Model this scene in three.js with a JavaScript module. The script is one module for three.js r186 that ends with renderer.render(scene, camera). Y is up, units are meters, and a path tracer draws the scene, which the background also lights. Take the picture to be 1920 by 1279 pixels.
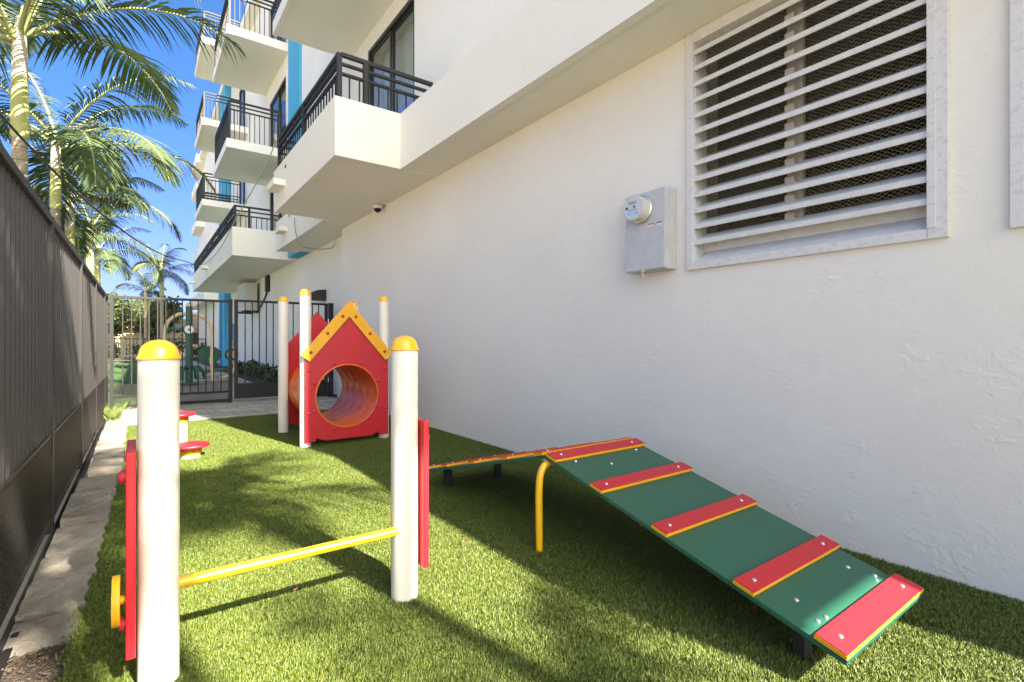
import * as THREE from 'three';
import { mergeGeometries } from 'three/addons/utils/BufferGeometryUtils.js';
import { RoundedBoxGeometry } from 'three/addons/geometries/RoundedBoxGeometry.js';

// ---------------------------------------------------------------- camera, sky, sun, exposure
const scene = new THREE.Scene();
const YAW = Math.atan(698 / 950);                       // the wall runs along -z, the lens is turned towards it
const camera = new THREE.PerspectiveCamera(2 * Math.atan(639.5 / 950) * 180 / Math.PI, 1920 / 1279, 0.05, 900);
camera.position.set(0, 1.1, 0);
camera.lookAt(Math.sin(YAW) * 10, 1.1 + 0.0105, -Math.cos(YAW) * 10);
const renderer = new THREE.WebGLRenderer({ antialias: true });
renderer.toneMapping = THREE.LinearToneMapping;
renderer.toneMappingExposure = 7.7;
renderer.shadowMap.enabled = true;
const SUN = new THREE.Vector3(0.268, 1, 1.254).normalize();
const sun = new THREE.DirectionalLight(new THREE.Color(1, 0.91, 0.78), 4.0);
sun.position.copy(SUN).multiplyScalar(60);
sun.castShadow = true;
Object.assign(sun.shadow.camera, { left: -30, right: 30, top: 40, bottom: -40, near: 1, far: 160 });
sun.shadow.mapSize.set(2048, 2048);
scene.add(sun, sun.target);
{ // clear sky: based on the standard one with added haze glow, blue away from the sun, paler low down
  const W = 512, H = 256, data = new Float32Array(W * H * 4);
  for (let j = 0; j < H; j++) for (let i = 0; i < W; i++) {
    const el = (j + 0.5) / H * Math.PI - Math.PI / 2, az = (i + 0.5) / W * 2 * Math.PI - Math.PI;
    const y = Math.max(0.015, Math.sin(el)), x = Math.cos(el) * Math.cos(az), z = Math.cos(el) * Math.sin(az);
    const c = Math.min(1, x * SUN.x + Math.sin(el) * SUN.y + z * SUN.z), g = Math.acos(c);
    // blue air light, paler low down, plus white sunward glow strengthened to fill the shade
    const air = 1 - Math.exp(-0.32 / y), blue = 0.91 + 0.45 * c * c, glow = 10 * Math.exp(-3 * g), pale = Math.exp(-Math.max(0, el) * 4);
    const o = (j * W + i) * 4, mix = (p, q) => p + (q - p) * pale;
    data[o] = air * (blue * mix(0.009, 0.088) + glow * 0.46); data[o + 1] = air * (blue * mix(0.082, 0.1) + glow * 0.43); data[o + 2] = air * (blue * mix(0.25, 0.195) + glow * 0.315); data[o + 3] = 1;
  }
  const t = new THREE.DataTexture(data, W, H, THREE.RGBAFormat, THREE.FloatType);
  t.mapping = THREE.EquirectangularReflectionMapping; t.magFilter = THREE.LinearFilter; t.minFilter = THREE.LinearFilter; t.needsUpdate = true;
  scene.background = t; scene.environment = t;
}

// ---------------------------------------------------------------- helpers
let seed = 12345;
const rnd = () => { seed |= 0; seed = seed + 0x6D2B79F5 | 0; let t = Math.imul(seed ^ seed >>> 15, 1 | seed); t = t + Math.imul(t ^ t >>> 7, 61 | t) ^ t; return ((t ^ t >>> 14) >>> 0) / 4294967296; };
const rr = (a, b) => a + (b - a) * rnd();
const V = (x, y, z) => new THREE.Vector3(x, y, z);
const origin = new Map(), taken = new Map();
function numbered(n) { const k = taken.get(n) || 0; taken.set(n, k + 1); return k ? n + '_' + String(k).padStart(3, '0') : n; }
function tag(o, label, category, group, kind) { o.userData.label = label; if (category) o.userData.category = category; if (group) o.userData.group = group; if (kind) o.userData.kind = kind; return o; }
function thing(name, label, category, x, y, z, group) {
  const g = new THREE.Group(); g.name = numbered(name); g.position.set(x, y, z); origin.set(g, V(x, y, z)); scene.add(g);
  return tag(g, label, category, group);
}
// geometry is given in world coordinates; the part hangs in its parent
function part(parent, name, geo, mat) {
  const m = new THREE.Mesh(geo, mat); m.name = parent === scene ? numbered(name) : name; m.castShadow = m.receiveShadow = true;
  const p = origin.get(parent);
  if (p) geo.translate(-p.x, -p.y, -p.z);
  origin.set(m, p || V(0, 0, 0)); parent.add(m);
  return m;
}
// a shared geometry (about its own origin), put at a world position
function piece(parent, name, geo, mat, x, y, z, ry = 0) {
  const m = new THREE.Mesh(geo, mat); m.name = name; m.castShadow = m.receiveShadow = true;
  const p = origin.get(parent) || V(0, 0, 0); m.position.set(x - p.x, y - p.y, z - p.z); m.rotation.y = ry;
  origin.set(m, V(x, y, z)); parent.add(m);
  return m;
}
function structure(name, geo, mat, label) { const m = part(scene, name, geo, mat); m.userData.kind = 'structure'; m.userData.label = label; return m; }
function uvm(g, s = 1) {
  const p = g.attributes.position, n = g.attributes.normal, uv = new Float32Array(p.count * 2);
  for (let i = 0; i < p.count; i++) {
    const ax = Math.abs(n.getX(i)), ay = Math.abs(n.getY(i)), az = Math.abs(n.getZ(i));
    const x = p.getX(i), y = p.getY(i), z = p.getZ(i);
    if (ax >= ay && ax >= az) { uv[2 * i] = z * s; uv[2 * i + 1] = y * s; }
    else if (ay >= az) { uv[2 * i] = x * s; uv[2 * i + 1] = z * s; }
    else { uv[2 * i] = x * s; uv[2 * i + 1] = y * s; }
  }
  g.setAttribute('uv', new THREE.BufferAttribute(uv, 2)); return g;
}
function box(x0, x1, y0, y1, z0, z1) {
  const a = Math.min(x0, x1), b = Math.max(x0, x1), c = Math.min(y0, y1), d = Math.max(y0, y1), e = Math.min(z0, z1), f = Math.max(z0, z1);
  const g = new THREE.BoxGeometry(b - a, d - c, f - e); g.translate((a + b) / 2, (c + d) / 2, (e + f) / 2); return uvm(g);
}
function rbox(x0, x1, y0, y1, z0, z1, r = 0.004, s = 2) {
  const w = Math.abs(x1 - x0), h = Math.abs(y1 - y0), d = Math.abs(z1 - z0);
  const g = new RoundedBoxGeometry(w, h, d, s, Math.min(r, w * 0.45, h * 0.45, d * 0.45)); g.translate((x0 + x1) / 2, (y0 + y1) / 2, (z0 + z1) / 2); return uvm(g);
}
function tube(pts, r, seg = 24, rad = 10) { return new THREE.TubeGeometry(new THREE.CatmullRomCurve3(pts.map(p => V(...p)), false, 'centripetal'), seg, r, rad, false); }
function clean(g) { const o = g.index ? g.toNonIndexed() : g; for (const k of Object.keys(o.attributes)) if (!['position', 'normal', 'uv'].includes(k)) o.deleteAttribute(k); return o; }
const merge = list => mergeGeometries(list.map(clean), false);
function quad(a, b, c, d) {
  const g = new THREE.BufferGeometry(); g.setAttribute('position', new THREE.Float32BufferAttribute([...a, ...b, ...c, ...a, ...c, ...d], 3));
  g.computeVertexNormals(); return uvm(g);
}

// tileable noise for textures
function lattice(n, s) { let k = s; const r = () => { k = (k * 1664525 + 1013904223) >>> 0; return k / 4294967296; }; const a = new Float32Array(n * n); for (let i = 0; i < a.length; i++) a[i] = r(); return a; }
function tile(N, nx, ny, s) {            // value noise, nx by ny cells over the tile
  const n = Math.max(nx, ny), L = lattice(n, s), out = new Float32Array(N * N), sm = t => t * t * (3 - 2 * t);
  for (let j = 0; j < N; j++) { const y = j / N * ny, y0 = Math.floor(y), fy = sm(y - y0), y1 = (y0 + 1) % ny;
    for (let i = 0; i < N; i++) { const x = i / N * nx, x0 = Math.floor(x), fx = sm(x - x0), x1 = (x0 + 1) % nx;
      const a = L[y0 * n + x0], b = L[y0 * n + x1], c = L[y1 * n + x0], d = L[y1 * n + x1];
      out[j * N + i] = a + (b - a) * fx + (c + (d - c) * fx - a - (b - a) * fx) * fy; } }
  return out;
}
function tex(N, f, srgb) {
  const d = new Uint8Array(N * N * 4);
  for (let i = 0; i < N * N; i++) { const c = f(i); d[4 * i] = c[0]; d[4 * i + 1] = c[1]; d[4 * i + 2] = c[2]; d[4 * i + 3] = 255; }
  const t = new THREE.DataTexture(d, N, N, THREE.RGBAFormat); t.magFilter = THREE.LinearFilter; t.minFilter = THREE.LinearMipmapLinearFilter; t.generateMipmaps = true;
  t.wrapS = t.wrapT = THREE.RepeatWrapping; if (srgb) t.colorSpace = THREE.SRGBColorSpace; t.needsUpdate = true; return t;
}
const grey = v => { const k = Math.max(0, Math.min(255, v * 255)); return [k, k, k]; };
function rep(t, per) { const c = t.clone(); c.repeat.set(1 / per, 1 / per); c.needsUpdate = true; return c; }

// ---------------------------------------------------------------- materials
const lin = (r, g, b) => new THREE.Color().setRGB(r, g, b);
const std = (color, roughness = 0.6, o = {}) => new THREE.MeshStandardMaterial({ color, roughness, ...o });
const N1 = 1024;
const nA = tile(N1, 26, 40, 3), nB = tile(N1, 64, 90, 8), nC = tile(N1, 250, 250, 21), nD = tile(N1, 6, 6, 33), nE = tile(N1, 14, 11, 5), nF = tile(N1, 110, 150, 55), nG = tile(N1, 9, 13, 71);
const stuccoBump = rep(tex(N1, i => { // trowelled patches with ragged rims, fine sand between
  const p = Math.max(0, Math.min(1, (nA[i] * 0.35 + nB[i] * 0.4 + nF[i] * 0.25 - 0.5) * 9)) * Math.max(0, Math.min(1, (nE[i] * 0.6 + nG[i] * 0.4 - 0.5) * 5));
  return grey(0.2 + 0.34 * p + 0.14 * nF[i] + 0.08 * nB[i] + 0.2 * nC[i]); }), 1.9);
const stuccoColor = rep(tex(N1, i => { const k = 0.955 + 0.03 * nD[i] + 0.012 * nB[i] - (nC[i] > 0.965 ? 0.03 : 0); return grey(k); }, true), 3.7);
const M = {};
M.stucco = std(lin(0.83, 0.79, 0.7), 0.88, { map: stuccoColor, bumpMap: stuccoBump, bumpScale: 0.0027 });
M.render = std(lin(0.83, 0.8, 0.72), 0.85, { map: stuccoColor, bumpMap: stuccoBump, bumpScale: 0.0015 });
M.blue = std(lin(0.06, 0.36, 0.56), 0.75, { bumpMap: stuccoBump, bumpScale: 0.0012 });
const scuff = rep(tex(512, i => { const x = i % 512, y = i >> 9, j = (y * 2) * N1 + x * 2; const s = nB[j] * 0.5 + nE[j] * 0.5; return grey(0.965 + 0.035 * Math.min(1, Math.max(0, (s - 0.4) * 4)) - 0.03 * nC[j]); }, true), 0.55);
const worn = rep(tex(512, i => { const x = i & 511, y = i >> 9, j = (y * 2) * N1 + x * 2; const st = nA[j] * 0.45 + nF[j] * 0.35 + nC[j] * 0.2; const d = Math.min(1, Math.max(0, (0.42 - st) * 9)); return grey(1 - 0.07 * d - 0.04 * nC[j]); }, true), 0.6);
M.aluminium = std(lin(0.7, 0.68, 0.65), 0.5, { map: worn });
M.slat = std(lin(0.7, 0.685, 0.645), 0.5, { map: scuff });
M.dark = std(lin(0.012, 0.012, 0.013), 0.9);
M.wire = std(lin(0.3, 0.28, 0.22), 0.6, { metalness: 0.4 });
M.rail = std(lin(0.017, 0.016, 0.017), 0.62);
M.bronze = std(lin(0.013, 0.011, 0.01), 0.5, { metalness: 0.1 });
M.bronzeMesh = std(lin(0.018, 0.015, 0.013), 0.5, { metalness: 0.2 });
M.gateMetal = std(lin(0.011, 0.01, 0.009), 0.55, { metalness: 0.1 });
const scratched = (() => { const cv = document.createElement('canvas'); cv.width = cv.height = 512; const c = cv.getContext('2d'); c.fillStyle = '#f2f2f2'; c.fillRect(0, 0, 512, 512);
  for (let i = 0; i < 260; i++) { const x = rnd() * 512, y = rnd() * 512, l = 6 + rnd() * 42, a = rnd() * 6.28; c.strokeStyle = rnd() < 0.6 ? 'rgba(255,255,255,0.5)' : 'rgba(200,196,188,0.35)'; c.lineWidth = 0.6 + rnd() * 1.2; c.beginPath(); c.moveTo(x, y); c.quadraticCurveTo(x + Math.cos(a) * l * 0.5 + rnd() * 8, y + Math.sin(a) * l * 0.5, x + Math.cos(a) * l, y + Math.sin(a) * l); c.stroke(); }
  for (let i = 0; i < 500; i++) { c.fillStyle = rnd() < 0.5 ? 'rgba(255,255,255,0.35)' : 'rgba(190,182,168,0.3)'; c.beginPath(); c.arc(rnd() * 512, rnd() * 512, 0.6 + rnd() * 2.4, 0, 7); c.fill(); }
  const t = new THREE.CanvasTexture(cv); t.colorSpace = THREE.SRGBColorSpace; t.wrapS = t.wrapT = THREE.RepeatWrapping; t.repeat.set(1.6, 1.6); return t; })();
const plastic = (c, r = 0.42) => new THREE.MeshPhysicalMaterial({ color: c, roughness: r, map: scratched, bumpMap: rep(tex(256, i => grey(nC[(i >> 8) * N1 + (i & 255)])), 0.12), bumpScale: 0.0003 });
M.red = plastic(lin(0.52, 0.012, 0.022)); M.yellow = plastic(lin(0.83, 0.4, 0.012)); M.green = plastic(lin(0.016, 0.105, 0.062), 0.42); M.orange = plastic(lin(0.78, 0.13, 0.01), 0.32);
M.boltRed = std(lin(0.4, 0.02, 0.03), 0.35);
M.cap = new THREE.MeshPhysicalMaterial({ color: lin(0.86, 0.42, 0.015), roughness: 0.3, clearcoat: 0.5, clearcoatRoughness: 0.15 });
M.post = new THREE.MeshPhysicalMaterial({ color: lin(0.72, 0.68, 0.6), roughness: 0.35, clearcoat: 0.4, clearcoatRoughness: 0.2 });
M.yellowTube = new THREE.MeshPhysicalMaterial({ color: lin(0.82, 0.46, 0.01), roughness: 0.3, clearcoat: 0.5, clearcoatRoughness: 0.2 });
M.steel = std(lin(0.75, 0.75, 0.76), 0.25, { metalness: 0.9 });
M.black = std(lin(0.02, 0.02, 0.02), 0.5);
const concreteColor = rep(tex(N1, i => { const k = 0.66 + 0.2 * nD[i] + 0.12 * nE[i] + 0.1 * nB[i] - 0.12 * nC[i] * nB[i]; return [255 * k, 250 * k, 240 * k]; }, true), 1.3);
const concreteBump = rep(tex(N1, i => grey(nE[i] * 0.3 + nB[i] * 0.4 + nC[i] * 0.3)), 0.9);
M.concrete = std(lin(0.34, 0.315, 0.285), 0.92, { map: concreteColor, bumpMap: concreteBump, bumpScale: 0.006 });
M.pavement = std(lin(0.45, 0.44, 0.43), 0.9, { map: rep(concreteColor, 3), bumpMap: concreteBump, bumpScale: 0.003 });
M.pavers = [0, 1, 2].map(k => std(lin(0.46 + 0.05 * k, 0.45 + 0.045 * k, 0.45 + 0.04 * k), 0.9, { map: concreteColor, bumpMap: concreteBump, bumpScale: 0.004 }));
M.soil = std(lin(0.1, 0.075, 0.055), 0.97, { map: concreteColor, bumpMap: concreteBump, bumpScale: 0.03 });
M.lot = std(lin(0.34, 0.31, 0.265), 0.95, { map: rep(concreteColor, 5), bumpMap: concreteBump, bumpScale: 0.004 });
M.block = std(lin(0.27, 0.26, 0.245), 0.95);
M.turfBase = std(lin(0.1, 0.125, 0.028), 0.95);
M.lawn = std(lin(0.045, 0.105, 0.02), 0.95, { bumpMap: concreteBump, bumpScale: 0.03 });
M.glass = new THREE.MeshPhysicalMaterial({ color: lin(0.75, 0.8, 0.78), roughness: 0.03, transmission: 1, thickness: 0, ior: 1.5 });
M.frame = std(lin(0.02, 0.018, 0.016), 0.4);
const leafM = (r, g, b, t = 0.3) => new THREE.MeshPhysicalMaterial({ color: lin(r, g, b), roughness: 0.78, transmission: t, thickness: 0, side: THREE.DoubleSide });

// ---------------------------------------------------------------- ground
structure('ground', uvm(new THREE.PlaneGeometry(700, 700).rotateX(-Math.PI / 2).translate(0, -0.07, 0)), M.lot, 'pale bare ground around the yard');
structure('turf_base', box(-0.2, 3.0, -0.06, 0.0, -8.27, 3.6), M.turfBase, 'backing under the artificial turf');
structure('far_pavement', box(0.35, 2.45, -0.06, 0.0, -46, -10.12), M.pavement, 'grey concrete path beyond the gate');
structure('planting_bed', box(2.452, 3.2, -0.06, 0.03, -40, -10.3), M.soil, 'dark planting bed along the far wall');
structure('lawn', box(-9, 0.348, -0.06, 0.02, -36, -11.5), M.lawn, 'green lawn beyond the gate');
structure('soil_patch', (() => { const g = new THREE.PlaneGeometry(0.42, 2.6, 26, 120).rotateX(-Math.PI / 2).translate(-0.4, 0, -1.2); const p = g.attributes.position; for (let i = 0; i < p.count; i++) p.setY(i, -0.02 + 0.02 * rnd()); g.computeVertexNormals(); return uvm(g); })(), M.soil, 'loose brown soil at the end of the concrete edging');
{ // crumbs and chips on the soil
  const chips = []; const g0 = new THREE.IcosahedronGeometry(1, 0);
  for (let i = 0; i < 900; i++) { const g = g0.clone(); const s = rr(0.002, 0.007); g.scale(s * rr(0.6, 2.4), s * rr(0.4, 0.8), s); g.rotateY(rr(0, 6.28)); g.rotateZ(rr(-0.4, 0.4)); g.translate(rr(-0.58, -0.2), rr(-0.012, 0.004), rr(-2.5, -1.5)); chips.push(g); }
  const m = part(scene, 'soil_crumbs', merge(chips), std(lin(0.1, 0.075, 0.055), 0.95)); tag(m, 'loose crumbs and wood chips on the soil patch', null, null, 'stuff');
}
{ // paved strip in front of the gate: every paver a piece
  const walk = structure('paver_walk', box(-0.35, 3.2, -0.07, -0.022, -10.6, -8.275), M.soil, 'grey paved strip in front of the gate');
  const pg = uvm(new RoundedBoxGeometry(0.296, 0.04, 0.146, 1, 0.006)); let row = 0;
  const pvs = [pg, pg.clone(), pg.clone()]; pvs.forEach((g, k) => { const u = g.attributes.uv; for (let i = 0; i < u.count; i++) u.setXY(i, u.getX(i) + k * 0.37, u.getY(i) + k * 0.53); });
  for (let z = -8.355; z > -10.55; z -= 0.15, row++) for (let x = -0.2 + (row % 2) * 0.15; x < 3.05; x += 0.3) {
    const k = Math.floor(rnd() * 3); piece(walk, 'paver', pvs[k], M.pavers[Math.floor(rnd() * 3)], x, rr(-0.004, 0.0), z);
  }
}
{ // broken concrete edging along the fence
  const run = thing('concrete_edging', 'row of worn broken concrete slabs along the foot of the metal fence', 'edging', -0.3, 0, -5);
  let z = -2.46;
  const cuts = [0.27, 0.34, 0.36, 0.48, 0.62, 0.5, 0.28, 0.55, 0.6, 0.46, 0.58, 0.5, 0.4];
  cuts.forEach((len, i) => {
    const raised = i > 3, top = raised ? 0.055 + rr(-0.018, 0.02) - (i === 6 ? 0.05 : 0) : 0.004 + rr(-0.016, 0.022), x1 = -0.185 + 0.01 * Math.min(6, i) + rr(-0.012, 0.012);
    const g = new THREE.BoxGeometry(0.22, 0.12, len - 0.022, 12, 4, Math.round(len / 0.02)); const p = g.attributes.position;
    for (let k = 0; k < p.count; k++) {
      let x = p.getX(k), y = p.getY(k), zz = p.getZ(k);
      const w = Math.sin(x * 31 + i * 7) * 0.006 + Math.sin(x * 77 + i) * 0.003; if (Math.abs(zz) > len / 2 - 0.01) zz += w * (zz > 0 ? 1 : 0.6);
      if (y > 0.05) { y += 0.003 * Math.sin(x * 60 + i) * Math.sin(zz * 45) - (zz > len / 2 - 0.02 ? 0.008 * (0.5 + 0.5 * Math.sin(x * 50 + i * 3)) : 0) - (x > 0.1 ? 0.004 : 0); }
      p.setXYZ(k, x + (x > 0.1 ? 0.006 * Math.sin(zz * 40 + i) : 0), y, zz);
    }
    g.computeVertexNormals(); g.rotateX(rr(-0.012, 0.012)); g.translate(x1 - 0.11, top - 0.06, z - len / 2); uvm(g);
    const u = g.attributes.uv; for (let k = 0; k < u.count; k++) u.setXY(k, u.getX(k) + i * 0.31, u.getY(k));
    part(run, 'slab', g, M.concrete); z -= len;
  });
}

// ---------------------------------------------------------------- the apartment building
const B = thing('apartment_building', 'cream stucco apartment building with projecting balconies and blue pilasters', 'building', 3, 0, -10);
const SO = 3.17, BT = 3.815;         // soffit of the band, top of the band
const add = (name, geo, mat = M.render) => part(B, name, geo, mat);
// ground-floor wall with the openings of the louvred vents (one in view, one at the edge of the frame)
const LV = { z0: -2.03, z1: -0.71, y0: 1.61, y1: 3.14 }, LV2 = { z0: -0.455, z1: 0.9, y0: 1.61, y1: 3.14 };
add('ground_wall', merge([
  box(3.0, 3.3, -0.06, LV.y0, -9.375, 2.24), box(3.0, 3.3, LV.y0, SO, -9.375, LV.z0), box(3.0, 3.3, LV.y0, SO, LV.z1, LV2.z0), box(3.0, 3.3, LV.y0, SO, LV2.z1, 2.24),
  box(3.0, 3.3, LV.y1, SO, LV.z0, LV.z1), box(3.0, 3.3, LV.y1, SO, LV2.z0, LV2.z1)]), M.stucco);
add('ground_wall', box(3.2, 3.5, -0.06, SO, -40, -9.375), M.stucco);
add('end_wall', box(3.3, 9, -0.06, 12.2, 1.94, 2.24), M.render);
add('upper_wall', merge([box(3.0, 3.3, BT, 12.2, -6.32, 2.24), box(3.0, 3.3, 5.84, 12.2, -8.07, -6.32), box(3.0, 3.3, BT, 12.2, -12.25, -8.07)]));
const farDoors = [[BT, BT + 2.15, -16.9, -14.75], [6.21, 8.36, -16.9, -14.75], [9.07, 11.22, -16.9, -14.75], [6.1, 8.25, -22.9, -21.3], [8.95, 11.1, -22.9, -21.3]];
add('upper_wall', merge([box(3.2, 3.5, SO, 12.2, -14.75, -12.25), box(3.2, 3.5, SO, BT, -16.9, -14.75), box(3.2, 3.5, BT + 2.15, 6.21, -16.9, -14.75), box(3.2, 3.5, 8.36, 9.07, -16.9, -14.75), box(3.2, 3.5, 11.22, 12.2, -16.9, -14.75),
  box(3.2, 3.5, SO, 12.2, -21.3, -16.9), box(3.2, 3.5, SO, 6.1, -22.9, -21.3), box(3.2, 3.5, 8.25, 8.95, -22.9, -21.3), box(3.2, 3.5, 11.1, 12.2, -22.9, -21.3), box(3.2, 3.5, SO, 12.2, -40, -22.9)]));
add('back_wall', box(9, 9.3, -0.06, 12.2, -40, 2.24), M.block); add('end_wall', box(3.5, 9, -0.06, 12.2, -40, -39.7));
for (const y of [3.25, 6.02, 8.9]) add('floor_slab', box(3.31, 8.99, y, y + 0.18, -39.69, 1.93), M.block);
for (const [y0, y1, z] of [[3.44, 6.01, -9.5], [3.44, 6.01, -5.4], [0, 3.24, -3.4]]) add('partition_wall', box(3.31, 8.99, y0, y1, z, z + 0.1), M.block);
add('roof_slab', box(2.9, 9, 12.2, 12.45, -40, 2.3));
add('floor_band', box(2.5, 3.3, SO, BT, -5.65, 3.0));
add('floor_band', box(2.5, 3.3, SO, BT, -12.5, -8.8));
add('drip_edge', merge([box(2.5, 2.575, SO - 0.014, SO, -5.65, 3.0), box(2.5, 2.575, SO - 0.014, SO, -12.5, -8.8)]));
add('pilaster', box(2.95, 3.2, SO, 12.2, -13.36, -12.27), M.blue);
add('pilaster', box(2.95, 3.2, -0.05, 12.2, -27.0, -25.0), M.blue);
add('pilaster', box(2.99, 3.2, 1.15, 1.85, -24.6, -23.9), M.blue);

const balG = new THREE.BoxGeometry(0.016, 1, 0.016);
const bars = new Map();
function bar(h) { const k = h.toFixed(3); if (!bars.has(k)) { const g = balG.clone(); g.scale(1, h, 1); bars.set(k, g); } return bars.get(k); }
function balcony(x0, x1, y0, y1, z0, z1, rh, inset = 0.07, step = 0.115, low = false) {   // z0 far, z1 near
  const b = add('balcony', box(x0, x1, y0, y1, z0, z1));
  part(b, 'drip_edge', merge([box(x0, x0 + 0.07, y0 - 0.013, y0, z0, z1), box(x0 + 0.07, x1, y0 - 0.013, y0, z1 - 0.07, z1)]), M.render);
  const xa = x0 + inset, za = z0 + inset, zb = z1 - inset, xw = 2.96, top = y1 + rh;
  const hs = [top - 0.02, top - 0.125, top - 0.235]; if (low) hs.push(y1 + 0.26, y1 + 0.16, y1 + 0.07);
  const t = [0.022, 0.014, 0.014, 0.012, 0.012, 0.012];
  hs.forEach((y, i) => {
    part(b, 'rail', rbox(xa - 0.022, xa + 0.022, y - t[i], y + t[i], za, zb, 0.003, 1), M.rail);
    part(b, 'rail', rbox(xa + 0.0225, xw, y - t[i], y + t[i], zb - 0.022, zb + 0.022, 0.003, 1), M.rail);
    part(b, 'rail', rbox(xa + 0.0225, xw, y - t[i], y + t[i], za - 0.022, za + 0.022, 0.003, 1), M.rail);
  });
  const bh = rh - 0.235 - 0.014, g = bar(bh);
  for (let z = za + step; z < zb - 0.05; z += step) piece(b, 'baluster', g, M.rail, xa, y1 + bh / 2, z);
  for (let x = xa + step; x < xw - 0.05; x += step) { piece(b, 'baluster', g, M.rail, x, y1 + bh / 2, zb); piece(b, 'baluster', g, M.rail, x, y1 + bh / 2, za); }
  const ph = rh - 0.043, pg = uvm(new THREE.BoxGeometry(0.05, ph, 0.05));
  const n = Math.max(1, Math.round((zb - za) / 1.5));
  for (let i = 0; i <= n; i++) piece(b, 'post', pg, M.rail, xa, y1 + ph / 2, za + (zb - za) * i / n);
  for (const z of [za, zb]) { piece(b, 'post', pg, M.rail, xw, y1 + ph / 2, z); if (!low && y1 < 4) piece(b, 'post', pg, M.rail, xa + 0.3, y1 + ph / 2, z); }
  return b;
}
balcony(1.73, 3.0, SO, BT, -8.8, -5.65, 0.53);
balcony(1.74, 3.0, 6.1, 6.3, -8.95, -5.65, 1.0);
balcony(1.75, 3.2, 3.15, BT, -24.55, -13.5, 0.53);
balcony(1.75, 3.2, 6.0, 6.21, -17.45, -14.45, 1.0);
balcony(1.75, 3.2, 8.86, 9.07, -17.5, -14.45, 1.0);
balcony(1.75, 3.2, 5.9, 6.1, -23.65, -20.7, 0.95, 0.07, 0.115, true);
balcony(1.75, 3.2, 8.74, 8.95, -23.65, -20.7, 0.95);
balcony(1.75, 3.2, 11.6, 11.8, -23.65, -20.7, 0.95);
add('ledge', box(2.7, 3.2, 5.9, 6.5, -37.5, -28.5)); add('ledge', box(2.62, 3.2, 3.2, 3.8, -39.6, -30));
for (const y of [8.1, 10.4, 12.0]) add('ledge', box(2.75, 3.2, y, y + 0.45, -39.5, -36));
function slidingDoor(x, y0, y1, z0, z1, leaves) {
  const f = 0.055, d = add('sliding_door', merge([box(x - 0.01, x + 0.07, y0, y1, z0, z0 + f), box(x - 0.01, x + 0.07, y0, y1, z1 - f, z1), box(x - 0.01, x + 0.07, y1 - f, y1, z0 + f, z1 - f), box(x - 0.01, x + 0.07, y0, y0 + f, z0 + f, z1 - f)]), M.frame);
  const w = (z1 - z0 - 2 * f) / leaves;
  for (let i = 0; i < leaves; i++) {
    const a = z0 + f + i * w, b = a + w, xx = x + 0.012 + (i % 2) * 0.028;
    part(d, 'leaf_frame', merge([box(xx, xx + 0.024, y0 + f, y1 - f, a, a + 0.045), box(xx, xx + 0.024, y0 + f, y1 - f, b - 0.045, b), box(xx, xx + 0.024, y1 - f - 0.05, y1 - f, a + 0.045, b - 0.045), box(xx, xx + 0.024, y0 + f, y0 + f + 0.06, a + 0.045, b - 0.045)]), M.frame);
    part(d, 'pane', quad([xx + 0.012, y0 + f, a + 0.04], [xx + 0.012, y0 + f, b - 0.04], [xx + 0.012, y1 - f, b - 0.04], [xx + 0.012, y1 - f, a + 0.04]), M.glass);
  }
  return d;
}
{
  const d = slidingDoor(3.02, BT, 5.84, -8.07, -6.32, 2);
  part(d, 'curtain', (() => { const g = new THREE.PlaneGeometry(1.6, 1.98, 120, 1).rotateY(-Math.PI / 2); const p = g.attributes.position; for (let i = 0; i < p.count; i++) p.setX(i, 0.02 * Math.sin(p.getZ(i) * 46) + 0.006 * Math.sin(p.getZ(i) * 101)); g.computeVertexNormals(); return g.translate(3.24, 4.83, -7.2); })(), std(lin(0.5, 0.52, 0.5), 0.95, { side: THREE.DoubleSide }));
  part(d, 'violet_reflection_panel', rbox(3.12, 3.19, BT + 0.06, 4.6, -7.95, -6.4, 0.02), std(lin(0.42, 0.36, 0.8), 0.9));  // added panel, its violet stands in for a reflection in the lower panes
}
for (const [y0, y1, z0, z1] of farDoors) slidingDoor(3.23, y0, y1, z0, z1, 2);
// drain spouts on the faces of the bands
for (const [x, y, z, w] of [[1.73, 3.4, -8.25, 0.5], [2.5, 3.42, -11.6, 0.45], [1.75, 3.42, -18.9, 0.4], [1.75, 3.42, -23.9, 0.4]]) add('drain_spout', box(x - 0.16, x, y, y + 0.09, z - w / 2, z + w / 2));
for (const [x, y, z] of [[1.73, 3.66, -8.0], [2.5, 3.68, -11.2], [2.5, 3.5, -11.9]]) add('hole_shade_plate', box(x - 0.004, x, y, y + 0.045, z - 0.035, z + 0.035), M.dark);  // near-black plates on the faces paint the shade inside small overflow openings

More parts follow.
